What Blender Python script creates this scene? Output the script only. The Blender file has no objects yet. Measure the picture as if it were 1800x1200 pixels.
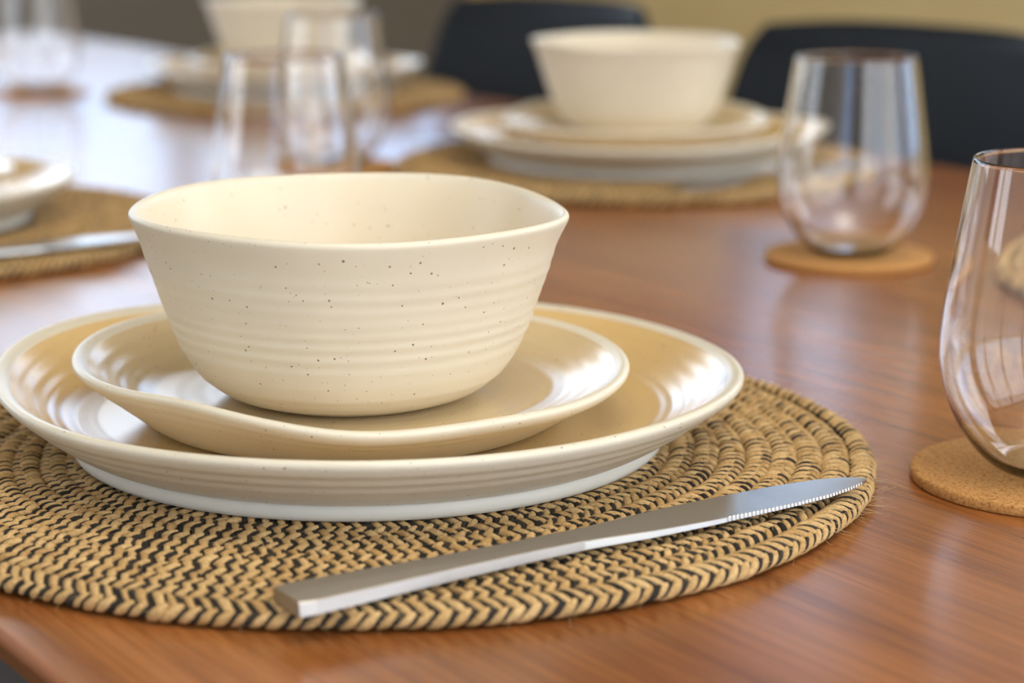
import bpy, math, random
import numpy as np
from mathutils import Vector

random.seed(7)
rng = np.random.default_rng(11)
scene = bpy.context.scene
C = scene.collection
PI = math.pi
TZ = 0.74                       # height of the table top above the floor
AL = math.radians(-55.2)        # the table (and the room) stand at this angle to the camera
CA, SA = math.cos(AL), math.sin(AL)


def UN(u, n, z=0.0):
    """room coordinates (u along the table, n across it) to world, z above the table top"""
    return Vector((u * CA - n * SA, u * SA + n * CA, TZ + z))


# ------------------------------------------------------------------ camera
cam_d = bpy.data.cameras.new('camera')
cam = bpy.data.objects.new('camera', cam_d)
C.objects.link(cam)
cam.location = (0.0505, -0.7567, TZ + 0.2183)
cam.rotation_euler = (PI / 2 - 0.2221, 0, 0)
cam_d.sensor_width = 36.0
cam_d.lens = 3527.5 / 1800 * 36.0
cam_d.clip_start = 0.02
cam_d.dof.use_dof = True
cam_d.dof.focus_distance = 0.705
cam_d.dof.aperture_fstop = 6.6
scene.camera = cam
scene.cycles.max_bounces = 18
scene.cycles.transmission_bounces = 18

# ------------------------------------------------------------------ view
scene.view_settings.view_transform = 'Standard'
scene.view_settings.look = 'None'
scene.view_settings.gamma = 1.0
scene.view_settings.use_curve_mapping = False
scene.view_settings.exposure = 0.58

# ------------------------------------------------------------------ sky (lightly clouded)
world = bpy.data.worlds.new('sky')
scene.world = world
world.use_nodes = True
wt = world.node_tree
wt.nodes.clear()
wo = wt.nodes.new('ShaderNodeOutputWorld')
wb = wt.nodes.new('ShaderNodeBackground')
wtc = wt.nodes.new('ShaderNodeTexCoord')
wn = wt.nodes.new('ShaderNodeTexNoise')
wn.inputs['Scale'].default_value = 2.2
wn.inputs['Detail'].default_value = 5
wr = wt.nodes.new('ShaderNodeValToRGB')
wr.color_ramp.elements[0].position = 0.40
wr.color_ramp.elements[0].color = (0.42, 0.62, 0.95, 1)
wr.color_ramp.elements[1].position = 0.60
wr.color_ramp.elements[1].color = (0.97, 0.97, 0.95, 1)
wsep = wt.nodes.new('ShaderNodeSeparateXYZ')
wg = wt.nodes.new('ShaderNodeMapRange')
wg.inputs['From Min'].default_value = -0.02
wg.inputs['From Max'].default_value = 0.03
wmix = wt.nodes.new('ShaderNodeMix')
wmix.data_type = 'RGBA'
wmix.inputs[6].default_value = (0.36, 0.33, 0.26, 1)      # the ground outside
L = wt.links.new
L(wtc.outputs['Generated'], wn.inputs['Vector'])
L(wn.outputs['Fac'], wr.inputs['Fac'])
L(wtc.outputs['Generated'], wsep.inputs[0])
L(wsep.outputs['Z'], wg.inputs['Value'])
L(wg.outputs['Result'], wmix.inputs[0])
L(wr.outputs['Color'], wmix.inputs[7])
L(wmix.outputs[2], wb.inputs['Color'])
wb.inputs['Strength'].default_value = 3.0
L(wb.outputs[0], wo.inputs[0])


# ------------------------------------------------------------------ added fill light without a fixture, bounced off the timber ceiling
ul_d = bpy.data.lights.new('added_ceiling_fill', 'AREA')
ul_d.shape = 'DISK'
ul_d.size = 0.5
ul_d.energy = 25.0
ul_d.color = (0.97, 0.98, 1.0)
ul = bpy.data.objects.new('added_ceiling_fill', ul_d)
C.objects.link(ul)
ul.location = UN(0.75, 0.05, 1.30)
ul.rotation_euler = (PI, 0, 0)


# ------------------------------------------------------------------ helpers
def tag(o, label=None, cat=None, group=None, kind=None):
    if label: o['label'] = label
    if cat: o['category'] = cat
    if group: o['group'] = group
    if kind: o['kind'] = kind
    return o


def empty(name, loc=(0, 0, 0), rz=0.0):
    o = bpy.data.objects.new(name, None)
    o.empty_display_size = 0.05
    C.objects.link(o)
    o.location = loc
    o.rotation_euler = (0, 0, rz)
    return o


def link_mesh(name, me, mats=(), parent=None, smooth=True):
    for m in mats:
        me.materials.append(m)
    if smooth:
        me.polygons.foreach_set('use_smooth', [True] * len(me.polygons))
    o = bpy.data.objects.new(name, me)
    C.objects.link(o)
    if parent:
        o.parent = parent
    return o


def np_mesh(name, verts, quads, mat_idx=None, tint=None):
    """a mesh from numpy arrays of vertices and quads"""
    me = bpy.data.meshes.new(name)
    v = np.ascontiguousarray(verts, np.float32)
    q = np.ascontiguousarray(quads, np.int32)
    me.vertices.add(len(v))
    me.vertices.foreach_set('co', v.ravel())
    me.loops.add(q.size)
    me.loops.foreach_set('vertex_index', q.ravel())
    me.polygons.add(len(q))
    me.polygons.foreach_set('loop_start', np.arange(0, q.size, 4, dtype=np.int32))
    if mat_idx is not None:
        me.polygons.foreach_set('material_index', np.ascontiguousarray(mat_idx, np.int32))
    if tint is not None:
        a = me.attributes.new('tint', 'FLOAT', 'POINT')
        a.data.foreach_set('value', np.ascontiguousarray(tint, np.float32))
    me.update(calc_edges=True)
    return me


class MB:
    """collects boxes and prisms into one mesh"""
    def __init__(s):
        s.v, s.f, s.m = [], [], []

    def box(s, x0, x1, y0, y1, z0, z1, m=0):
        b = len(s.v)
        s.v += [(x0, y0, z0), (x1, y0, z0), (x1, y1, z0), (x0, y1, z0), (x0, y0, z1), (x1, y0, z1), (x1, y1, z1), (x0, y1, z1)]
        s.f += [tuple(b + i for i in q) for q in ((3, 2, 1, 0), (4, 5, 6, 7), (0, 1, 5, 4), (1, 2, 6, 5), (2, 3, 7, 6), (3, 0, 4, 7))]
        s.m += [m] * 6
        return s

    def build(s, name, mats, parent=None, bevel=0.0, segs=2):
        me = bpy.data.meshes.new(name)
        me.from_pydata(s.v, [], s.f)
        me.polygons.foreach_set('material_index', s.m)
        me.update()
        o = link_mesh(name, me, mats if isinstance(mats, (list, tuple)) else [mats], parent, smooth=False)
        if bevel:
            b = o.modifiers.new('bevel', 'BEVEL')
            b.width = bevel
            b.segments = segs
            b.limit_method = 'ANGLE'
        return o


def smooth_curve(pts, n):
    """Catmull-Rom through the points, n samples evenly in chord length"""
    p = np.array(pts, float)
    p = np.vstack([2 * p[0] - p[1], p, 2 * p[-1] - p[-2]])
    out = []
    for i in range(1, len(p) - 2):
        t = np.linspace(0, 1, 24, endpoint=False)[:, None]
        a, b, c, d = p[i - 1], p[i], p[i + 1], p[i + 2]
        out.append(0.5 * ((2 * b) + (-a + c) * t + (2 * a - 5 * b + 4 * c - d) * t ** 2 + (-a + 3 * b - 3 * c + d) * t ** 3))
    out = np.vstack(out + [p[-2:-1]])
    s = np.r_[0, np.cumsum(np.hypot(*np.diff(out, axis=0).T))]
    q = np.linspace(0, s[-1], n)
    return np.stack([np.interp(q, s, out[:, k]) for k in range(2)], -1)


def lathe(name, prof, nseg=160, warp=None, mats=None, matidx=None, center=(0, 0)):
    """turn a profile (r, z) round the z axis; warp(theta, r, z) -> (r, z)"""
    prof = np.array(prof, float)
    P = len(prof)
    th = np.linspace(0, 2 * PI, nseg, endpoint=False)
    R = np.repeat(prof[:, 0][:, None], nseg, 1)
    Z = np.repeat(prof[:, 1][:, None], nseg, 1)
    T = np.repeat(th[None], P, 0)
    if warp:
        R, Z = warp(T, R, Z)
    V = np.stack([R * np.cos(T), R * np.sin(T), Z], -1).reshape(-1, 3)
    i = np.arange(P - 1)[:, None]
    j = np.arange(nseg)[None]
    jn = (j + 1) % nseg
    Q = np.stack([i * nseg + j + 0 * jn, i * nseg + jn, (i + 1) * nseg + jn, (i + 1) * nseg + j], -1).reshape(-1, 4)
    mi = None
    if matidx is not None:
        mi = np.repeat(np.array(matidx)[:P - 1], nseg)
    return np_mesh(name, V, Q, mi)


def tubes(paths, radii, outs, sides=6, tint=None):
    """many tubes at once: paths (N, P, 3), radii (N, P), outs (N, P, 3) a reference normal; returns verts, quads, tint"""
    N, P, _ = paths.shape
    t = np.gradient(paths, axis=1)
    t /= np.linalg.norm(t, axis=2, keepdims=True) + 1e-12
    b = np.cross(t, outs)
    b /= np.linalg.norm(b, axis=2, keepdims=True) + 1e-12
    a = np.cross(b, t)
    ang = np.linspace(0, 2 * PI, sides, endpoint=False)
    V = paths[:, :, None] + radii[:, :, None, None] * (np.cos(ang)[None, None, :, None] * a[:, :, None] * 0.9 + np.sin(ang)[None, None, :, None] * b[:, :, None])
    base = (np.arange(N) * P * sides)[:, None, None]
    i = np.arange(P - 1)[None, :, None]
    j = np.arange(sides)[None, None]
    jn = (j + 1) % sides
    Q = np.stack(np.broadcast_arrays(base + i * sides + j, base + i * sides + jn, base + (i + 1) * sides + jn, base + (i + 1) * sides + j), -1)
    tv = None if tint is None else np.repeat(tint, P * sides)
    return V.reshape(-1, 3), Q.reshape(-1, 4), tv


# ------------------------------------------------------------------ materials
def mat(name, col=(0.8, 0.8, 0.8), rough=0.5, metal=0.0, spec=0.5, coat=0.0, coat_r=0.1):
    m = bpy.data.materials.new(name)
    m.use_nodes = True
    b = m.node_tree.nodes['Principled BSDF']
    b.inputs['Base Color'].default_value = (*col, 1)
    b.inputs['Roughness'].default_value = rough
    b.inputs['Metallic'].default_value = metal
    b.inputs['Specular IOR Level'].default_value = spec
    b.inputs['Coat Weight'].default_value = coat
    b.inputs['Coat Roughness'].default_value = coat_r
    return m


def nodes(m):
    t = m.node_tree
    return t, t.nodes, t.links.new, t.nodes['Principled BSDF']


def add_noise(m, scale, stretch=(1, 1, 1), detail=4, rough=0.55):
    t, N, K, b = nodes(m)
    tc = N.new('ShaderNodeTexCoord')
    mp = N.new('ShaderNodeMapping')
    mp.inputs['Scale'].default_value = stretch
    n = N.new('ShaderNodeTexNoise')
    n.inputs['Scale'].default_value = scale
    n.inputs['Detail'].default_value = detail
    n.inputs['Roughness'].default_value = rough
    K(tc.outputs['Object'], mp.inputs['Vector'])
    K(mp.outputs[0], n.inputs['Vector'])
    return n


def ramp(m, src, stops):
    t, N, K, b = nodes(m)
    r = N.new('ShaderNodeValToRGB')
    e = r.color_ramp.elements
    e[0].position, e[0].color = stops[0][0], (*stops[0][1], 1)
    e[1].position, e[1].color = stops[-1][0], (*stops[-1][1], 1)
    for p, c in stops[1:-1]:
        x = e.new(p)
        x.color = (*c, 1)
    K(src, r.inputs['Fac'])
    return r


def mixc(m, fac, a, b_, mode='MIX'):
    t, N, K, b = nodes(m)
    x = N.new('ShaderNodeMix')
    x.data_type = 'RGBA'
    x.blend_type = mode
    if isinstance(fac, (int, float)): x.inputs[0].default_value = fac
    else: K(fac, x.inputs[0])
    for i, v in ((6, a), (7, b_)):
        if isinstance(v, tuple): x.inputs[i].default_value = (*v, 1)
        else: K(v, x.inputs[i])
    return x.outputs[2]


def bump(m, src, strength, dist):
    t, N, K, b = nodes(m)
    u = N.new('ShaderNodeBump')
    u.inputs['Strength'].default_value = strength
    u.inputs['Distance'].default_value = dist
    K(src, u.inputs['Height'])
    K(u.outputs[0], b.inputs['Normal'])
    return u


def wood_mat(name, dark, mid, light, rough=0.25, coat=0.3):
    m = mat(name, mid, rough, spec=0.5, coat=coat, coat_r=0.16)
    t, N, K, b = nodes(m)
    a = add_noise(m, 9.0, (0.35, 5.0, 5.0), 6, 0.6)           # broad streaks along x
    f = add_noise(m, 60.0, (0.25, 9.0, 9.0), 5, 0.6)          # fine pores
    p = add_noise(m, 1.3, (0.25, 5.5, 1.0), 1, 0.4)
    r = ramp(m, a.outputs['Fac'], [(0.30, dark), (0.5, mid), (0.70, light)])
    r2 = ramp(m, f.outputs['Fac'], [(0.36, (0.62, 0.58, 0.55)), (0.56, (1, 1, 1))])
    r3 = ramp(m, p.outputs['Fac'], [(0.40, (0.80, 0.76, 0.72)), (0.6, (1.08, 1.08, 1.08))])
    c = mixc(m, 0.75, r.outputs[0], r2.outputs[0], 'MULTIPLY')
    c = mixc(m, 0.8, c, r3.outputs[0], 'MULTIPLY')
    K(c, b.inputs['Base Color'])
    bump(m, f.outputs['Fac'], 0.03, 0.0004)
    return m


def speckle_mat(name, col, rough, coat=0.0, speck=True, tone=None, ring_bump=0.0):
    m = mat(name, col, rough, spec=0.5, coat=coat, coat_r=0.2)
    t, N, K, b = nodes(m)
    n = add_noise(m, 14.0, detail=3)
    tone = tone or tuple(x * 0.93 for x in col)
    c = ramp(m, n.outputs['Fac'], [(0.35, tone), (0.65, col)]).outputs[0]
    if speck:
        tc = N.new('ShaderNodeTexCoord')
        for sc, size, keep, dcol in ((330.0, 0.098, 0.58, (0.10, 0.065, 0.035)), (190.0, 0.070, 0.64, (0.13, 0.08, 0.04)), (480.0, 0.10, 0.62, (0.36, 0.25, 0.14))):
            v = N.new('ShaderNodeTexVoronoi')
            v.inputs['Scale'].default_value = sc
            v.inputs['Randomness'].default_value = 1.0
            K(tc.outputs['Object'], v.inputs['Vector'])
            sp = N.new('ShaderNodeSeparateColor')
            K(v.outputs['Color'], sp.inputs[0])
            k = N.new('ShaderNodeMath'); k.operation = 'GREATER_THAN'; k.inputs[1].default_value = keep
            K(sp.outputs[0], k.inputs[0])
            s2 = N.new('ShaderNodeMath'); s2.operation = 'MULTIPLY_ADD'; s2.inputs[1].default_value = size; s2.inputs[2].default_value = size * 0.45
            K(sp.outputs[1], s2.inputs[0])
            lt = N.new('ShaderNodeMath'); lt.operation = 'LESS_THAN'
            K(v.outputs['Distance'], lt.inputs[0]); K(s2.outputs[0], lt.inputs[1])
            mu = N.new('ShaderNodeMath'); mu.operation = 'MULTIPLY'
            K(lt.outputs[0], mu.inputs[0]); K(k.outputs[0], mu.inputs[1])
            mu2 = N.new('ShaderNodeMath'); mu2.operation = 'MULTIPLY'; mu2.inputs[1].default_value = 0.85
            K(mu.outputs[0], mu2.inputs[0])
            c = mixc(m, mu2.outputs[0], c, dcol)
    K(c, b.inputs['Base Color'])
    return m


M = {}
M['table'] = wood_mat('red_brown_table_wood', (0.225, 0.072, 0.018), (0.325, 0.112, 0.027), (0.41, 0.155, 0.043), 0.27, 0.2)
M['floor'] = wood_mat('dark_floor_wood', (0.020, 0.013, 0.008), (0.032, 0.020, 0.012), (0.045, 0.028, 0.017), 0.45, 0.0)
M['floor'].node_tree.nodes['Principled BSDF'].inputs['Specular IOR Level'].default_value = 0.12
M['glaze'] = speckle_mat('cream_speckled_glaze', (0.775, 0.705, 0.555), 0.40)
M['bowl_in'] = speckle_mat('cream_bowl_interior_glaze', (0.80, 0.70, 0.525), 0.33)
M['plate_in'] = speckle_mat('cream_plate_glaze_warm_bounce', (0.75, 0.53, 0.24), 0.22, coat=0.6, tone=(0.71, 0.485, 0.20))  # cream glaze; its gold is warm light off wood and wall, painted in
M['side_in'] = speckle_mat('cream_side_plate_glaze_warm_bounce', (0.74, 0.575, 0.335), 0.22, coat=0.6, tone=(0.70, 0.53, 0.29))  # the same reflected warmth put into the colour, weaker
M['plate_out'] = speckle_mat('cream_plate_outer_glaze', (0.76, 0.70, 0.56), 0.32)
M['foot'] = mat('pale_unglazed_clay', (0.69, 0.665, 0.58), 0.6)
M['steel'] = mat('brushed_steel', (0.50, 0.485, 0.46), 0.32, metal=1.0)
n_ = add_noise(M['steel'], 400.0, (0.06, 1, 1), 3)
bump(M['steel'], n_.outputs['Fac'], 0.06, 0.0002)
M['blade'] = mat('polished_steel', (0.52, 0.52, 0.51), 0.28, metal=1.0)
M['glass'] = mat('clear_glass', (1, 1, 1), 0.0)
_b = M['glass'].node_tree.nodes['Principled BSDF']
_b.inputs['Transmission Weight'].default_value = 1.0
_b.inputs['IOR'].default_value = 1.5
M['cork'] = mat('cork', (0.50, 0.25, 0.085), 0.85, spec=0.2)
n_ = add_noise(M['cork'], 800.0, detail=5, rough=0.65)
n2 = add_noise(M['cork'], 900.0, detail=2)
t, N, K, b = nodes(M['cork'])
c = ramp(M['cork'], n_.outputs['Fac'], [(0.34, (0.28, 0.115, 0.03)), (0.47, (0.50, 0.245, 0.075)), (0.66, (0.62, 0.34, 0.125))])
K(c.outputs[0], b.inputs['Base Color'])
bump(M['cork'], n2.outputs['Fac'], 0.5, 0.0006)


def strand_mat(name, a, b_):
    m = mat(name, a, 0.75, spec=0.25)
    t, N, K, b = nodes(m)
    at = N.new('ShaderNodeAttribute'); at.attribute_name = 'tint'
    c = ramp(m, at.outputs['Fac'], [(0.0, a), (1.0, b_)])
    n = add_noise(m, 900.0, detail=4, rough=0.7)
    r = ramp(m, n.outputs['Fac'], [(0.35, (0.6, 0.56, 0.5)), (0.6, (1, 1, 1))])
    K(mixc(m, 0.8, c.outputs[0], r.outputs[0], 'MULTIPLY'), b.inputs['Base Color'])
    bump(m, n.outputs['Fac'], 0.55, 0.0005)
    return m


M['jute'] = strand_mat('tan_jute', (0.56, 0.345, 0.135), (0.72, 0.49, 0.225))
M['jute_dark'] = strand_mat('black_jute', (0.020, 0.017, 0.014), (0.050, 0.040, 0.030))
M['jute_base'] = mat('brown_mat_backing', (0.10, 0.065, 0.035), 0.9)
M['fibre'] = mat('pale_jute_fibre', (0.62, 0.45, 0.24), 0.8)
M['chair'] = mat('dark_navy_shell', (0.011, 0.014, 0.018), 0.6, spec=0.22)
M['chair_leg'] = mat('black_metal', (0.012, 0.012, 0.013), 0.4)
M['tan_wall'] = mat('ochre_wall', (0.56, 0.40, 0.17), 0.75)
n_ = add_noise(M['tan_wall'], 3.0, (1, 1, 0.4), 3)
t, N, K, b = nodes(M['tan_wall'])
K(ramp(M['tan_wall'], n_.outputs['Fac'], [(0.3, (0.70, 0.49, 0.20)), (0.7, (0.76, 0.55, 0.24))]).outputs[0], b.inputs['Base Color'])
M['taupe_wall'] = mat('taupe_wall', (0.22, 0.19, 0.15), 0.8)
M['white_wall'] = mat('white_wall', (0.78, 0.75, 0.69), 0.8)
M['ceiling'] = mat('honey_timber_ceiling', (0.78, 0.71, 0.59), 0.6)
M['frame'] = mat('dark_window_frame', (0.03, 0.026, 0.023), 0.5)
M['pane'] = bpy.data.materials.new('window_glass')
M['pane'].use_nodes = True
pt = M['pane'].node_tree
pt.nodes.clear()
po = pt.nodes.new('ShaderNodeOutputMaterial')
pm = pt.nodes.new('ShaderNodeMixShader')
ptr = pt.nodes.new('ShaderNodeBsdfTransparent')
pgl = pt.nodes.new('ShaderNodeBsdfGlossy')
pgl.inputs['Roughness'].default_value = 0.02
pfr = pt.nodes.new('ShaderNodeFresnel')
pfr.inputs['IOR'].default_value = 1.3
pt.links.new(pfr.outputs[0], pm.inputs[0])
pt.links.new(ptr.outputs[0], pm.inputs[1])
pt.links.new(pgl.outputs[0], pm.inputs[2])
pt.links.new(pm.outputs[0], po.inputs[0])
M['pane_tint'] = M['pane'].copy()
M['pane_tint'].name = 'grey_tinted_window_glass'
[x for x in M['pane_tint'].node_tree.nodes if x.type == 'BSDF_TRANSPARENT'][0].inputs[0].default_value = (0.97, 0.98, 0.98, 1)

# ------------------------------------------------------------------ the room (built along the table's axes)
U0, U1, N0, N1, H = -3.7, 2.1, -1.75, 2.55, 2.6


def place_room(o, kind=True):
    o.rotation_euler = (0, 0, AL)
    if kind:
        o['kind'] = 'structure'
    return o


def wall(name, axis, at, a0, a1, holes, m, thick=0.12, out=1):
    """a wall in the plane axis = at, from a0 to a1, with rectangular openings (b0, b1, z0, z1) sorted along it"""
    mb = MB()

    def bx(p0, p1, z0, z1, mi):
        lo, hi = (at, at + thick) if out > 0 else (at - thick, at)
        if axis == 'u': mb.box(lo, hi, p0, p1, z0, z1, mi)
        else: mb.box(p0, p1, lo, hi, z0, z1, mi)
    x = a0
    for b0, b1, z0, z1 in holes:
        if b0 > x: bx(x, b0, 0, H, 0)
        if z0 > 0: bx(b0, b1, 0, z0, 1 if isinstance(m, list) and len(m) > 1 else 0)
        if z1 < H: bx(b0, b1, z1, H, 0)
        x = b1
    if x < a1: bx(x, a1, 0, H, 0)
    o = mb.build(name, m)
    return place_room(o)


win_no = [0]


def window(axis, at, b0, b1, z0, z1, panes, out=1, glass='pane'):
    """frame, mullions and panes in an opening, plus a light portal"""
    win_no[0] += 1
    root = empty('window_%d' % win_no[0])
    place_room(root)

    def part(name, p0, p1, za, zb, d0, d1, m):
        lo, hi = (at + d0, at + d1) if out > 0 else (at - d1, at - d0)
        mb = MB()
        if axis == 'u': mb.box(lo, hi, p0, p1, za, zb)
        else: mb.box(p0, p1, lo, hi, za, zb)
        return mb.build(name, m, root)
    w = 0.05
    part('frame_rail', b0, b1, z0, z0 + w, 0.02, 0.09, M['frame'])
    part('frame_rail', b0, b1, z1 - w, z1, 0.02, 0.09, M['frame'])
    xs = np.linspace(b0, b1, panes + 1)
    for k, x in enumerate(xs):
        c0 = x if k == 0 else (x - w if k == panes else x - w / 2)
        part('mullion', c0, c0 + w, z0 + w, z1 - w, 0.02, 0.09, M['frame'])
    for k in range(panes):
        part('pane', xs[k] + w / 2, xs[k + 1] - w / 2, z0 + w, z1 - w, 0.052, 0.058, M[glass])
    ld = bpy.data.lights.new('window_portal', 'AREA')
    ld.shape = 'RECTANGLE'
    ld.size = b1 - b0
    ld.size_y = z1 - z0
    ld.cycles.is_portal = True
    lo = bpy.data.objects.new('window_portal', ld)
    C.objects.link(lo)
    p = at + (0.005 if out > 0 else -0.005)
    q = ((b0 + b1) / 2)
    lo.location = UN(p, q, (z0 + z1) / 2 - TZ) if axis == 'u' else UN(q, p, (z0 + z1) / 2 - TZ)
    d = Vector((-out, 0, 0)) if axis == 'u' else Vector((0, -out, 0))
    d.rotate(__import__('mathutils').Euler((0, 0, AL)))
    lo.rotation_euler = d.to_track_quat('-Z', 'Z').to_euler()
    return root


fl = MB().box(U0 - .2, U1 + .2, N0 - .2, N1 + .2, -0.1, 0).build('floor', M['floor'])
place_room(fl)
ce = MB().box(U0 - .2, U1 + .2, N0 - .2, N1 + .2, H, H + 0.1).build('ceiling', M['ceiling'])
place_room(ce)
WIN = dict(
    left=[(-1.4, 2.49, 0.95, 2.15)],
    far=[(-3.3, -2.3, 1.35, 2.35), (-1.7, -0.5, 1.35, 2.35), (0.2, 1.9, 0.10, 2.40)],
    near=[(-2.9, -1.0, 0.10, 2.35), (0.9, 1.8, 0.10, 2.35)],
    right=[(-1.0, 2.3, 0.08, 2.45)])
wall('wall_left', 'u', U0, N0, N1, WIN['left'], [M['tan_wall'], M['taupe_wall']], out=-1)
wall('wall_back', 'n', N1, U0, U1, WIN['far'], [M['tan_wall']], out=1)
wall('wall_front', 'n', N0, U0, U1, WIN['near'], [M['white_wall']], out=-1)
wall('wall_right', 'u', U1, N0, N1, WIN['right'], [M['white_wall']], out=1)
window('u', U0, *WIN['left'][0], 5, out=-1, glass='pane_tint')
for h_ in WIN['far']: window('n', N1, *h_, 2, out=1)
for h_ in WIN['near']: window('n', N0, *h_, 3, out=-1)
window('u', U1, *WIN['right'][0], 4, out=1)

# ------------------------------------------------------------------ the table
TU0, TU1, TN0, TN1 = -2.35, 1.05, -0.193, 0.815
table = empty('dining_table', (0, 0, 0), AL)
tag(table, 'long polished red-brown wooden dining table under all the place settings', 'table')
tp = MB().box(TU0, TU1, TN0, TN1, TZ - 0.032, TZ)
for i_ in range(4):                                    # undercut edge: the underside is chamfered well in
    x_, y_, z_ = tp.v[i_]
    tp.v[i_] = (x_ + (0.07 if x_ < 0 else -0.07), y_ + (0.07 if y_ < 0 else -0.07), z_)
tp.v += [(x_, y_, TZ - 0.006) for x_, y_, z_ in tp.v[4:8]]
tp.f = [(3, 2, 1, 0), (4, 5, 6, 7)] + [(8 + i_, 8 + (i_ + 1) % 4, 4 + (i_ + 1) % 4, 4 + i_) for i_ in range(4)] + [(i_, (i_ + 1) % 4, 8 + (i_ + 1) % 4, 8 + i_) for i_ in range(4)]
tp.m = [0] * len(tp.f)
top = tp.build('table_top', M['table'], table, bevel=0.004, segs=4)
for a, b_ in ((TN0 + 0.09, TN0 + 0.115), (TN1 - 0.115, TN1 - 0.09)):
    MB().box(TU0 + 0.15, TU1 - 0.15, a, b_, TZ - 0.11, TZ - 0.032).build('apron', M['table'], table)
for a, b_ in ((TU0 + 0.125, TU0 + 0.15), (TU1 - 0.15, TU1 - 0.125)):
    MB().box(a, b_, TN0 + 0.1, TN1 - 0.1, TZ - 0.11, TZ - 0.032).build('apron', M['table'], table)
for lu in (TU0 + 0.09, TU1 - 0.16):
    for ln in (TN0 + 0.07, TN1 - 0.14):
        MB().box(lu, lu + 0.07, ln, ln + 0.07, 0, TZ - 0.032).build('leg', M['table'], table, bevel=0.006)


# ------------------------------------------------------------------ placemat: a coiled three-strand jute braid
MAT_R, ROW, PITCH = 0.190, 0.0097, 0.0054
BA, BB = 0.0056, 0.0039            # half width and half height of the braid


def coil_mesh(k):
    """one turn of the braid: tan and black strands laid as overlapping chevrons round a core"""
    Rk = MAT_R - BA - ROW * k
    phi0 = math.radians(36 if k == 0 else 76)
    n = int(round(2 * PI * Rk / PITCH))
    Vs, Qs, Ms, Ts = [], [], [], []
    off = 0
    P = 8
    s = np.linspace(0, 1, P)
    for colour in (0, 1):
        for leg in (0, 1):
            th0 = (np.arange(n) + 0.5 * colour + 0.25 * leg) * 2 * PI / n + rng.normal(0, 0.0004 / Rk, n)
            adv = ((0.0078 if k == 0 else 0.0060) + rng.normal(0, 0.0005, n))[:, None]
            th = th0[:, None] - (1 - s ** 0.9)[None] * adv / Rk
            if leg == 0: ph = phi0 + np.radians(96) * (1 - s)[None] - np.radians(10) * s[None]
            else: ph = phi0 - np.radians(92) * (1 - s)[None] + np.radians(10) * s[None]
            ph = ph + rng.normal(0, 0.05, n)[:, None]
            lift = 0.0003 + 0.00045 * np.sin(PI * np.clip(s, 0, 1)) + (0.00022 if colour == 0 else -0.00002)
            lift = lift[None] + rng.normal(0, 0.00010, n)[:, None]
            a, b = BA - 0.0016 + lift, BB - 0.0016 + lift
            wob = 0.0005 * np.sin(5 * th + k * 2.1) + 0.0003 * np.sin(13 * th + k)
            rr = Rk + wob - ROW * (th / (2 * PI)) * 0.0 + a * np.cos(ph)
            zz = BB + b * np.sin(ph)
            path = np.stack([rr * np.cos(th), rr * np.sin(th), zz], -1)
            out = np.stack([np.cos(ph) * np.cos(th), np.cos(ph) * np.sin(th), np.sin(ph)], -1)
            base = 0.00165 if colour == 0 else 0.00145
            rad = base * (0.45 + 0.55 * np.sin(PI * np.clip(s * 0.92 + 0.06, 0, 1)) ** 0.6)[None] * (1 + rng.normal(0, 0.10, n))[:, None]
            tint = np.clip(rng.normal(0.5, 0.28, n), 0, 1)
            V, Q, T = tubes(path, rad, out, 6, tint)
            Vs.append(V); Qs.append(Q + off); Ms.append(np.full(len(Q), colour)); Ts.append(T)
            off += len(V)
    # core
    th = np.linspace(0, 2 * PI, 97)
    ph = np.linspace(0, 2 * PI, 10, endpoint=False)
    rr = Rk + (BA - 0.0016) * np.cos(ph)[None] + 0 * th[:, None]
    V = np.stack([rr * np.cos(th)[:, None], rr * np.sin(th)[:, None], np.repeat((BB + (BB - 0.0016) * np.sin(ph))[None], 97, 0)], -1).reshape(-1, 3)
    i = np.arange(96)[:, None]; j = np.arange(10)[None]; jn = (j + 1) % 10
    Q = np.stack(np.broadcast_arrays(i * 10 + j, (i + 1) * 10 + j, (i + 1) * 10 + jn, i * 10 + jn), -1).reshape(-1, 4)
    Vs.append(V); Qs.append(Q + off); Ms.append(np.full(len(Q), 2)); Ts.append(np.zeros(len(V)))
    return np_mesh('braid_coil', np.vstack(Vs), np.vstack(Qs), np.concatenate(Ms), np.concatenate(Ts))


NROW = 10
coil_meshes = []
for k in range(NROW):
    me = coil_mesh(k)
    for m_ in (M['jute'], M['jute_dark'], M['jute_base']): me.materials.append(m_)
    me.polygons.foreach_set('use_smooth', [True] * len(me.polygons))
    coil_meshes.append(me)
rin = MAT_R - ROW * NROW + 0.001
disc_me = lathe('centre_disc', [(0.0005, 0.0006), (rin, 0.0006), (rin, 0.0062), (0.0005, 0.0062)], 64)
disc_me.materials.append(M['jute_base'])


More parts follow.
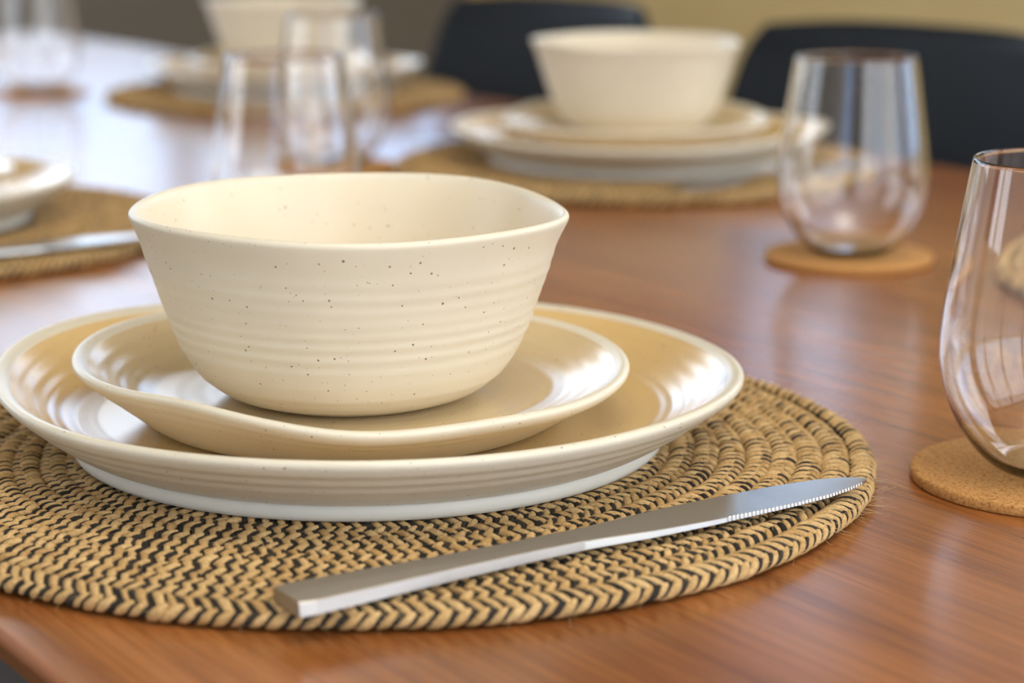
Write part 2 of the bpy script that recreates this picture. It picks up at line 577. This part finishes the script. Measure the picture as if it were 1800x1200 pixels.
def fibre_mesh(n_edge, n_top, n_tip):
    P = 6
    s = np.linspace(0, 1, P)
    Pth, Rad = [], []
    for i in range(n_edge + n_top + n_tip):
        if i < n_edge:
            th = rng.uniform(0, 2 * PI); r = MAT_R - 0.0008; z = rng.uniform(0.002, 0.007); ln = rng.uniform(0.002, 0.007)
            d = np.array([math.cos(th), math.sin(th), 0]) * rng.uniform(0.4, 1) + rng.normal(0, 0.6, 3) * np.array([1, 1, 0.5])
        elif i < n_edge + n_top:
            th = rng.uniform(0, 2 * PI); r = math.sqrt(rng.uniform(0.105 ** 2, MAT_R ** 2)) - 0.001; z = 0.0078; ln = rng.uniform(0.002, 0.006)
            d = rng.normal(0, 1, 3) * np.array([1, 1, 0.35]) + np.array([0, 0, 0.35])
        else:
            th = rng.uniform(-0.5, -0.2); r = MAT_R - 0.001; z = rng.uniform(0.002, 0.007); ln = rng.uniform(0.005, 0.013)
            d = np.array([math.cos(th), math.sin(th), 0.0]) + rng.normal(0, 0.55, 3) * np.array([1, 1, 0.45])
        d /= np.linalg.norm(d)
        bend = rng.normal(0, 0.45, 3)
        p = np.array([r * math.cos(th), r * math.sin(th), z]) + s[:, None] * ln * d + (s ** 2)[:, None] * ln * bend * 0.5
        p[:, 2] = np.maximum(p[:, 2], 0.0006)
        Pth.append(p); Rad.append(0.00010 * (1 - 0.6 * s))
    Pth = np.array(Pth); Rad = np.array(Rad)
    out = np.broadcast_to(np.array([0.31, 0.52, 0.79]), Pth.shape)
    V, Q, _ = tubes(Pth, Rad, out, 3)
    return np_mesh('stray_fibre', V, Q)


fib_me = fibre_mesh(240, 380, 26)
fib_me.materials.append(M['fibre'])


def placemat(u, n, rz, label):
    root = empty('placemat', UN(u, n, 0.0), rz)
    tag(root, label, 'placemat', 'round jute placemats')
    for me in coil_meshes:
        o = bpy.data.objects.new('braid_coil', me); C.objects.link(o); o.parent = root
    o = bpy.data.objects.new('centre_disc', disc_me); C.objects.link(o); o.parent = root
    o = bpy.data.objects.new('stray_fibre', fib_me); C.objects.link(o); o.parent = root
    o['kind'] = 'stuff'
    return root


MAT_TOP = 0.0082


# ------------------------------------------------------------------ the stoneware
def harm(T, zc, rc):
    z = 0 * T
    r = 0 * T
    for k in range(1, 5): z = z + zc[2 * k - 2] * np.cos(k * T) + zc[2 * k - 1] * np.sin(k * T)
    for k in range(2, 5): r = r + rc[2 * k - 4] * np.cos(k * T) + rc[2 * k - 3] * np.sin(k * T)
    return r, z


def rings(P, amp, per, z0, z1, seed):
    """shallow throwing rings on a wall profile"""
    r = np.random.default_rng(seed)
    P = P.copy()
    ph = r.uniform(0, 6)
    f_ = np.clip((P[:, 1] - z0) / 0.006, 0, 1) * np.clip((z1 - P[:, 1]) / 0.012, 0, 1)
    w = np.sin(P[:, 1] / per * 2 * PI + ph + 1.1 * np.sin(P[:, 1] * 170)) * (0.75 + 0.4 * np.sin(P[:, 1] * 240 + 1))
    P[:, 0] += amp * f_ * w
    return P


def turn_profile(outer, lip, inner, n, shape=None):
    """one smooth section from foot over the lip to the centre; faces past the crest take the second material"""
    c = smooth_curve(list(outer) + list(lip) + list(inner), n)
    top_ = int(np.argmax(c[:, 1]))
    edge = top_ + int(0.0045 / np.hypot(*(c[1] - c[0])))      # the pale lip reaches a little way inside
    if shape is not None:
        c[:top_] = shape(c[:top_])
    return c, [0] * edge + [1] * (n - edge)


# bowl: standing height 0.0712
BZ = 0.0315
b_out = [(0.0428, 0.0011), (0.0448, 0.0018), (0.0500, 0.0040), (0.0575, 0.0100), (0.0628, 0.0175), (0.0665, 0.0255), (0.0700, 0.0350), (0.0730, 0.0440), (0.0757, 0.0525), (0.0780, 0.0600), (0.0806, 0.0662), (0.0818, 0.0690)]
b_lip = [(0.0820, 0.0704), (0.0813, 0.0714), (0.0802, 0.0717), (0.0790, 0.0711), (0.0781, 0.0698)]
b_in = [(0.0768, 0.0665), (0.0748, 0.0605), (0.0715, 0.0500), (0.0670, 0.0370), (0.0610, 0.0235), (0.0510, 0.0125), (0.0350, 0.0072), (0.0005, 0.0060)]
bc, bidx = turn_profile(b_out, b_lip, b_in, 320, lambda P: rings(P, 0.00013, 0.0050, 0.003, 0.0610, 3))
bprof = np.vstack([[(0.0005, 0.003), (0.036, 0.003), (0.0375, 0.0), (0.0400, 0.0), (0.0412, 0.0008)], bc])
bidx = [0] * 5 + bidx
b_zc = [-0.001, 0.0004, -0.0003, 0.0002, 0, -0.0003, -0.0005, -0.0003]
b_rc = [-0.0002, -0.0002, 0.0001, -0.0011, -0.0005, -0.0007]


def bowl_warp(T, R, Z):
    r, z = harm(T, b_zc, b_rc)
    w = np.clip(Z / 0.0712, 0, 1) ** 2
    wob = 0.00018 * np.sin(3 * T + Z * 300) * np.clip(Z / 0.03, 0, 1)
    return R + (r + wob) * w, Z + z * w


bowl_me = lathe('bowl', bprof, 192, bowl_warp, matidx=bidx)
for m_ in (M['glaze'], M['bowl_in']): bowl_me.materials.append(m_)
bowl_me.polygons.foreach_set('use_smooth', [True] * len(bowl_me.polygons))

# side plate: rests at 0.0205, rim near 0.0443
SZ = 0.0205
s_out = [(0.0748, 0.0010), (0.0768, 0.0015), (0.0810, 0.0038), (0.0880, 0.0088), (0.0950, 0.0136), (0.1010, 0.0174), (0.1040, 0.0198)]
s_lip = [(0.1054, 0.0214), (0.1055, 0.0228), (0.1045, 0.0237), (0.1030, 0.0238), (0.1012, 0.0230)]
s_in = [(0.0992, 0.0217), (0.0950, 0.0190), (0.0880, 0.0155), (0.0790, 0.0122), (0.0680, 0.0111), (0.0500, 0.0109), (0.0005, 0.0108)]
sc_, sidx = turn_profile(s_out, s_lip, s_in, 220)
sprof = np.vstack([[(0.0005, 0.003), (0.069, 0.003), (0.0705, 0.0), (0.0725, 0.0), (0.0735, 0.0007)], sc_])
sidx = [0] * 5 + sidx
s_zc = [-0.0028, 0, 0.0006, 0.0004, 0.0006, 0.0004, -0.0002, -0.0002]
s_rc = [0.0002, -0.001, -0.0009, 0.0003, 0.0003, -0.0005]


def side_warp(T, R, Z):
    r, z = harm(T, s_zc, s_rc)
    z = z - 0.0019 * np.exp(-((T - 1.5 * PI - 0.08) / 0.26) ** 2) + 0.0017 * np.exp(-((T - 1.5 * PI + 0.52) / 0.26) ** 2) + 0.0008 * np.exp(-((T - 1.5 * PI - 0.60) / 0.25) ** 2)
    r = r - 0.0012 * np.exp(-((T - 1.5 * PI + 0.62) / 0.22) ** 2) + 0.0010 * np.exp(-((T - 1.5 * PI + 1.15) / 0.25) ** 2)
    w = np.clip((R - 0.070) / 0.034, 0, 1) ** 1.5
    ripple = 0.00022 * np.sin(R * 900) * np.clip((Z - 0.0105) / 0.004, 0, 1)
    return R + r * w, Z + z * w + ripple * 0.5


side_me = lathe('side_plate', sprof, 200, side_warp, matidx=sidx)
for m_ in (M['plate_out'], M['side_in']): side_me.materials.append(m_)
side_me.polygons.foreach_set('use_smooth', [True] * len(side_me.polygons))

# dinner plate: foot on the mat, rim 0.029 above its base
d_out = [(0.1150, 0.0062), (0.1185, 0.0074), (0.1240, 0.0106), (0.1300, 0.0148), (0.1358, 0.0192), (0.1405, 0.0228), (0.1432, 0.0252)]
d_lip = [(0.1442, 0.0268), (0.1440, 0.0282), (0.1428, 0.0291), (0.1412, 0.0291), (0.1394, 0.0282)]
d_in = [(0.1370, 0.0264), (0.1325, 0.0229), (0.1262, 0.0186), (0.1180, 0.0148), (0.1080, 0.0128), (0.0900, 0.0123), (0.0005, 0.0122)]
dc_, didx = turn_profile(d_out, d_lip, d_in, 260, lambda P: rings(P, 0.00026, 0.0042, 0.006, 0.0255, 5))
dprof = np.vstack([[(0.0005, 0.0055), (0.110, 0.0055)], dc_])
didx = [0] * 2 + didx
d_zc = [-0.0011, -0.001, 0.0008, -0.0012, 0.0003, 0.0008, -0.0001, -0.0007]
d_rc = [0.001, -0.0006, -0.0002, 0.0009, 0.0002, -0.0019]


def din_warp(T, R, Z):
    r, z = harm(T, d_zc, d_rc)
    w = np.clip((R - 0.112) / 0.031, 0, 1) ** 1.4
    ripple = 0.00028 * np.sin(R * 1100) * np.clip((Z - 0.0125) / 0.004, 0, 1)
    return R + r * w, Z + z * w + ripple * 0.5


din_me = lathe('dish', dprof, 224, din_warp, matidx=didx)
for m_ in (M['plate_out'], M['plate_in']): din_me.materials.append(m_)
din_me.polygons.foreach_set('use_smooth', [True] * len(din_me.polygons))
foot_me = lathe('foot_ring', [(0.104, 0.006), (0.106, 0.0), (0.1128, 0.0), (0.1148, 0.0006), (0.1156, 0.0022), (0.1158, 0.0060), (0.1150, 0.0066), (0.112, 0.0066)], 160)
foot_me.materials.append(M['foot'])
foot_me.polygons.foreach_set('use_smooth', [True] * len(foot_me.polygons))


def dinner_plate(x, y, rz, label):
    root = empty('dinner_plate', (x, y, TZ + MAT_TOP), rz)
    tag(root, label, 'plate', 'cream dinner plates')
    for nm, me in (('dish', din_me), ('foot_ring', foot_me)):
        o = bpy.data.objects.new(nm, me); C.objects.link(o); o.parent = root
    return root


def single(name, me, x, y, z, rz, label, cat, group):
    o = bpy.data.objects.new(name, me)
    C.objects.link(o)
    o.location = (x, y, TZ + z)
    o.rotation_euler = (0, 0, rz)
    return tag(o, label, cat, group)


# ------------------------------------------------------------------ cutlery
def outline_solid(name, up, lo, z_of, thick_of, mats, parent, n=90, bev=0.3, slope=0.0):
    """a solid between an upper and a lower outline (s, w); domed top, thickness along s"""
    up = np.array(up); lo = np.array(lo)
    s = np.linspace(max(up[0, 0], lo[0, 0]), min(up[-1, 0], lo[-1, 0]), n)
    wu = np.interp(s, up[:, 0], up[:, 1]); wl = np.interp(s, lo[:, 0], lo[:, 1])
    V, Q = [], []
    for i in range(n):
        th = thick_of(s[i]); z = z_of(s[i])
        e = min(bev, 0.45) * th
        for (w, zz) in ((wl[i] + e * 0.6, z), (wl[i], z + e * 0.5), (wl[i] + slope * th * 0.8, z + th - e * 0.6), (wl[i] + slope * th + e * 0.5, z + th), ((wu[i] + wl[i]) / 2, z + th * 1.03), (wu[i] - slope * th - e * 0.5, z + th), (wu[i] - slope * th * 0.8, z + th - e * 0.6), (wu[i], z + e * 0.5), (wu[i] - e * 0.6, z)):
            V.append((s[i], w, zz))
    K = 9
    for i in range(n - 1):
        for j in range(K):
            Q.append((i * K + j, i * K + (j + 1) % K, (i + 1) * K + (j + 1) % K, (i + 1) * K + j))
    F = [tuple(q[::-1]) for q in Q] + [tuple(range(K)), tuple(((n - 1) * K + j) for j in reversed(range(K)))]
    me = bpy.data.meshes.new(name)
    me.from_pydata(V, [], F)
    me.update()
    o = link_mesh(name, me, mats, parent, smooth=False)
    return o


def make_knife():
    root = empty('table_knife')
    hu = [(-0.0005, 0.0090), (0.004, 0.0098), (0.023, 0.0088), (0.053, 0.0070), (0.083, 0.0063), (0.103, 0.0063)]
    hl = [(-0.0005, -0.0090), (0.004, -0.0098), (0.023, -0.0090), (0.053, -0.0073), (0.083, -0.0065), (0.103, -0.0066)]
    outline_solid('handle', hu, hl, lambda s: 0.0 + 0.0012 * (s / 0.103), lambda s: 0.0046 - 0.0014 * (s / 0.103), [M['steel']], root, 40, 0.10, 0.14)
    bu = [(0.1028, 0.0063), (0.108, 0.0066), (0.121, 0.0078), (0.143, 0.0098), (0.168, 0.0106), (0.194, 0.0102), (0.212, 0.0082), (0.222, 0.0052), (0.227, 0.0018), (0.2285, -0.0012)]
    # cutting edge with small teeth towards the tip
    s = np.arange(0.1028, 0.2285, 0.0002)
    base = np.interp(s, [0.1028, 0.108, 0.128, 0.150, 0.170, 0.187, 0.204, 0.216, 0.224, 0.2285], [-0.0066, -0.0070, -0.0093, -0.0102, -0.0104, -0.0102, -0.0088, -0.0062, -0.0035, -0.0014])
    teeth = np.where(s > 0.158, 0.00035 * np.abs(np.sin(PI * s / 0.0017)) * np.clip((0.227 - s) / 0.004, 0, 1), 0)
    bl = np.stack([s, base + teeth], -1)
    o = outline_solid('blade', bu, bl, lambda q: 0.0012 + 0.0012 * min(1, (q - 0.1028) / 0.08), lambda q: 0.0030 - 0.0018 * min(1, (q - 0.1028) / 0.08), [M['blade']], root, 640, 0.15, 0.16)
    return root


def make_fork():
    root = empty('table_fork')
    hu = [(0, 0.0075), (0.005, 0.0090), (0.03, 0.0075), (0.07, 0.0045), (0.11, 0.0033), (0.135, 0.0045), (0.146, 0.0100), (0.158, 0.0118)]
    hl = [(a, -b) for a, b in hu]
    z = lambda s: 0.0005 + 0.006 * math.exp(-((s - 0.12) / 0.03) ** 2)
    outline_solid('handle', hu, hl, z, lambda s: 0.0030, [M['steel']], root, 50, 0.3)
    for w in (-0.0093, -0.0031, 0.0031, 0.0093):
        outline_solid('tine', [(0.157, w + 0.0020), (0.195, w + 0.0014), (0.203, w + 0.0004)], [(0.157, w - 0.0020), (0.195, w - 0.0014), (0.203, w - 0.0004)],
                      lambda s: z(s) + 0.0008 * ((s - 0.157) / 0.046), lambda s: 0.0026 - 0.001 * ((s - 0.157) / 0.046), [M['steel']], root, 12, 0.3)
    return root


def copy_tree(o, parent=None):
    c_ = o.copy(); C.objects.link(c_); c_.parent = parent
    for ch in list(o.children): copy_tree(ch, c_)
    return c_


# ------------------------------------------------------------------ stemless glasses and cork coasters
go = smooth_curve([(0.0005, 0.0), (0.012, 0.0), (0.0205, 0.0008), (0.0280, 0.0060), (0.0355, 0.0155), (0.0410, 0.0270), (0.0440, 0.0390), (0.0446, 0.0490), (0.0436, 0.0620), (0.0414, 0.0780), (0.0388, 0.0950), (0.0362, 0.1120), (0.0354, 0.1170)], 120)
gi = smooth_curve([(0.0342, 0.1170), (0.0350, 0.1115), (0.0375, 0.0950), (0.0401, 0.0780), (0.0423, 0.0620), (0.0432, 0.0490), (0.0426, 0.0390), (0.0395, 0.0270), (0.0340, 0.0163), (0.0266, 0.0076), (0.0198, 0.0036), (0.0120, 0.0030), (0.0005, 0.0030)], 100)
glip = [(0.0352, 0.1174), (0.0348, 0.1176), (0.0344, 0.1174)]
glass_me = lathe('glass', np.vstack([go, glip, gi]), 128)
glass_me.materials.append(M['glass'])
glass_me.polygons.foreach_set('use_smooth', [True] * len(glass_me.polygons))
cork_me = lathe('coaster', [(0.0005, 0.0), (0.0488, 0.0), (0.0496, 0.0004), (0.0500, 0.0010), (0.0500, 0.0036), (0.0496, 0.0043), (0.0486, 0.0046), (0.0005, 0.0046)], 96)
cork_me.materials.append(M['cork'])
cork_me.polygons.foreach_set('use_smooth', [True] * len(cork_me.polygons))

# ------------------------------------------------------------------ place settings
F = PI
# front setting (positions measured from the photograph)
placemat(0.0, 0.0, 0.0, 'round tan and black jute placemat nearest the camera, under the speckled bowl and knife')
dinner_plate(-0.0053, 0.0084, 0.0, 'large cream dinner plate on the nearest placemat, under the sharp bowl')
single('side_plate', side_me, -0.0099, -0.0065, SZ, 0.0, 'small wavy-rimmed cream plate directly under the sharp speckled bowl', 'plate', 'cream side plates')
single('bowl', bowl_me, -0.0102, -0.0142, BZ, 0.0, 'large sharp cream bowl with dark speckles in the foreground', 'bowl', 'cream bowls')
knife = make_knife()
ANG = math.radians(32.5)
knife.location = (-0.015 - 0.0022 * math.sin(ANG), -0.194 + 0.0034 * math.cos(ANG), TZ + 0.0090)
knife.rotation_euler = (0, math.radians(-0.1), ANG)
tag(knife, 'steel table knife with serrated tip lying on the nearest placemat', 'knife', 'steel table knives')
KU, KN = 0.155, -0.122       # where a knife's handle end lies, from its setting's centre

settings = [
    (-0.63, 0.01, 0.0, 'left', 'behind the foreground bowl at the left edge'),
    (-0.595, 0.594, F, 'right', 'under the blurred bowl in front of the right chair'),
    (-1.255, 0.640, F, 'far', 'farthest from the camera, behind the blurred pair of glasses'),
]
lab = {
    'left': ('blurred jute placemat cut off by the left edge of the picture', 'blurred cream dinner plate cut off by the left edge', 'blurred small cream plate cut off at the left edge', 'cream bowl mostly beyond the left edge of the picture', 'blurred steel knife on the placemat at the left edge'),
    'right': ('blurred jute placemat under the bowl before the two dark chairs', 'blurred cream dinner plate under the bowl before the dark chairs', 'blurred small cream plate under the bowl before the dark chairs', 'blurred cream bowl standing in front of the two dark chairs', 'blurred knife left of the plates before the dark chairs, shining pale blue'),
    'far': ('most blurred jute placemat, far back at upper left', 'most blurred cream dinner plate, far back at upper left', 'most blurred small cream plate, far back at upper left', 'most blurred cream bowl, at the top edge left of centre', 'most blurred knife, beside the far placemat at upper left'),
}
for u, n, rot, key, _ in settings:
    rz = rot + random.uniform(-0.4, 0.4)
    c_ = UN(u, n)
    a = lab[key]
    placemat(u, n, rz, a[0])
    dx, dy = random.uniform(-.004, .004) - (0.024 if key == 'left' else 0), random.uniform(-.004, .004)
    dinner_plate(c_.x + dx, c_.y + dy, rz + 0.5, a[1])
    single('side_plate', side_me, c_.x + dx, c_.y + dy, SZ, rz + 1.7, a[2], 'plate', 'cream side plates')
    single('bowl', bowl_me, c_.x + dx, c_.y + dy, BZ, rz + 2.9, a[3], 'bowl', 'cream bowls')
    k = copy_tree(knife)
    sg = -1 if rot else 1
    k.location = UN(u + sg * KU, n + sg * KN, 0.0090)
    k.rotation_euler = (0, math.radians(-0.1), ANG + rot)
    tag(k, a[4], 'knife', 'steel table knives')
placemat(0.0, 0.62, F + 0.3, 'jute placemat at the right edge, half hidden by the nearest glass')

fork = make_fork()
fork.location = UN(-0.595 + 0.140, 0.594 + 0.12, 0.0088)
fork.rotation_euler = (0, 0, AL - PI / 2 + math.radians(4))
tag(fork, 'blurred steel fork lying before the plates near the dark chairs', 'fork')

glasses = [
    ((0.2545, -0.030), (0.2515, -0.029), 'clear stemless glass cut off by the right edge, nearest the camera', 'round cork coaster at the right edge, under the nearest glass'),
    ((0.2530, 0.4300), (0.2530, 0.4330), 'clear stemless glass standing before the right dark chair', 'round cork coaster under the glass before the right chair'),
    ((-0.0850, 0.4450), (-0.085, 0.4450), 'blurred stemless glass just behind the foreground bowl', 'cork coaster hidden behind the foreground bowl'),
    ((-0.0900, 0.8300), (-0.090, 0.8300), 'blurred stemless glass overlapping the far bowl, farther of the middle pair', 'cork coaster under the farther glass of the middle pair'),
    ((-0.4600, 1.4200), (-0.460, 1.4200), 'most blurred stemless glass in the upper left corner', 'cork coaster under the glass in the upper left corner'),
]
for (gx, gy), (cx, cy), gl, cl in glasses:
    single('coaster', cork_me, cx, cy, 0.0, random.uniform(0, 6), cl, 'coaster', 'cork coasters')
    single('stemless_glass', glass_me, gx, gy, 0.0047, 0.0, gl, 'glass', 'stemless glasses')


# ------------------------------------------------------------------ chairs on the far side
def make_chair():
    root = empty('dining_chair')
    # local: x along the table, y away from it; origin on the floor below the back
    nx, nz = 28, 22
    V, Q = [], []
    for side in (0, 1):
        for i in range(nz + 1):
            t = i / nz
            z = 0.44 + t * 0.395
            hw = 0.235 - 0.040 * t ** 1.6
            if t > 0.86: hw -= 0.020 * ((t - 0.86) / 0.14) ** 3
            for j in range(nx + 1):
                q = -1 + 2 * j / nx
                x = hw * q
                y = 0.035 + 0.06 * t - 0.085 * abs(q) ** 2.6 * (1 - 0.45 * t)
                zz = z - 0.006 * abs(q) ** 4 * t
                V.append((x, y + (0.012 if side else 0.0), zz))
    S = (nz + 1) * (nx + 1)
    idx = lambda s, i, j: s * S + i * (nx + 1) + j
    for i in range(nz):
        for j in range(nx):
            Q.append((idx(0, i, j), idx(0, i, j + 1), idx(0, i + 1, j + 1), idx(0, i + 1, j)))
            Q.append((idx(1, i, j), idx(1, i + 1, j), idx(1, i + 1, j + 1), idx(1, i, j + 1)))
    for i in range(nz):
        Q.append((idx(0, i, 0), idx(0, i + 1, 0), idx(1, i + 1, 0), idx(1, i, 0)))
        Q.append((idx(0, i, nx), idx(1, i, nx), idx(1, i + 1, nx), idx(0, i + 1, nx)))
    for j in range(nx):
        Q.append((idx(0, 0, j), idx(1, 0, j), idx(1, 0, j + 1), idx(0, 0, j + 1)))
        Q.append((idx(0, nz, j), idx(0, nz, j + 1), idx(1, nz, j + 1), idx(1, nz, j)))
    link_mesh('backrest', np_mesh('backrest', np.array(V), np.array(Q)), [M['chair']], root)
    # seat: rounded slab, dished
    V, Q = [], []
    n = 40
    rr = [1.0, 0.97, 0.6, 0.02]
    prof = [(0.02, -0.014), (0.96, -0.014), (1.0, 0.0), (0.985, 0.010), (0.7, 0.002), (0.02, -0.006)]
    for (k, dz) in prof:
        for i in range(n):
            a = 2 * PI * i / n
            ca, sa = math.cos(a), math.sin(a)
            x = 0.235 * k * math.copysign(abs(ca) ** 0.5, ca)
            y = -0.185 + 0.215 * k * math.copysign(abs(sa) ** 0.5, sa)
            V.append((x, y, 0.445 + dz))
    for r in range(len(prof) - 1):
        for i in range(n):
            Q.append((r * n + i, r * n + (i + 1) % n, (r + 1) * n + (i + 1) % n, (r + 1) * n + i))
    link_mesh('seat', np_mesh('seat', np.array(V), np.array(Q)), [M['chair']], root)
    for sx in (-1, 1):
        for sy in (-1, 1):
            p = np.array([[[sx * 0.14, -0.18 + sy * 0.12, 0.435], [sx * 0.175, -0.18 + sy * 0.165, 0.2], [sx * 0.205, -0.18 + sy * 0.20, 0.0]]])
            V, Q, _ = tubes(p, np.array([[0.014, 0.012, 0.009]]), np.broadcast_to(np.array([1.0, 0.0, 0.0]), p.shape), 10)
            link_mesh('leg', np_mesh('leg', V, Q), [M['chair_leg']], root)
    return root


ch = make_chair()
g_ = 'dark shell dining chairs'
ch.location = UN(-0.665, 0.900, -TZ)
ch.rotation_euler = (0, 0, AL)
tag(ch, 'dark shell dining chair behind the right-hand glass', 'chair', g_)
c2 = copy_tree(ch)
c2.location = UN(-1.225, 0.905, -TZ)
tag(c2, 'dark shell dining chair behind and left of the blurred bowl', 'chair', g_)
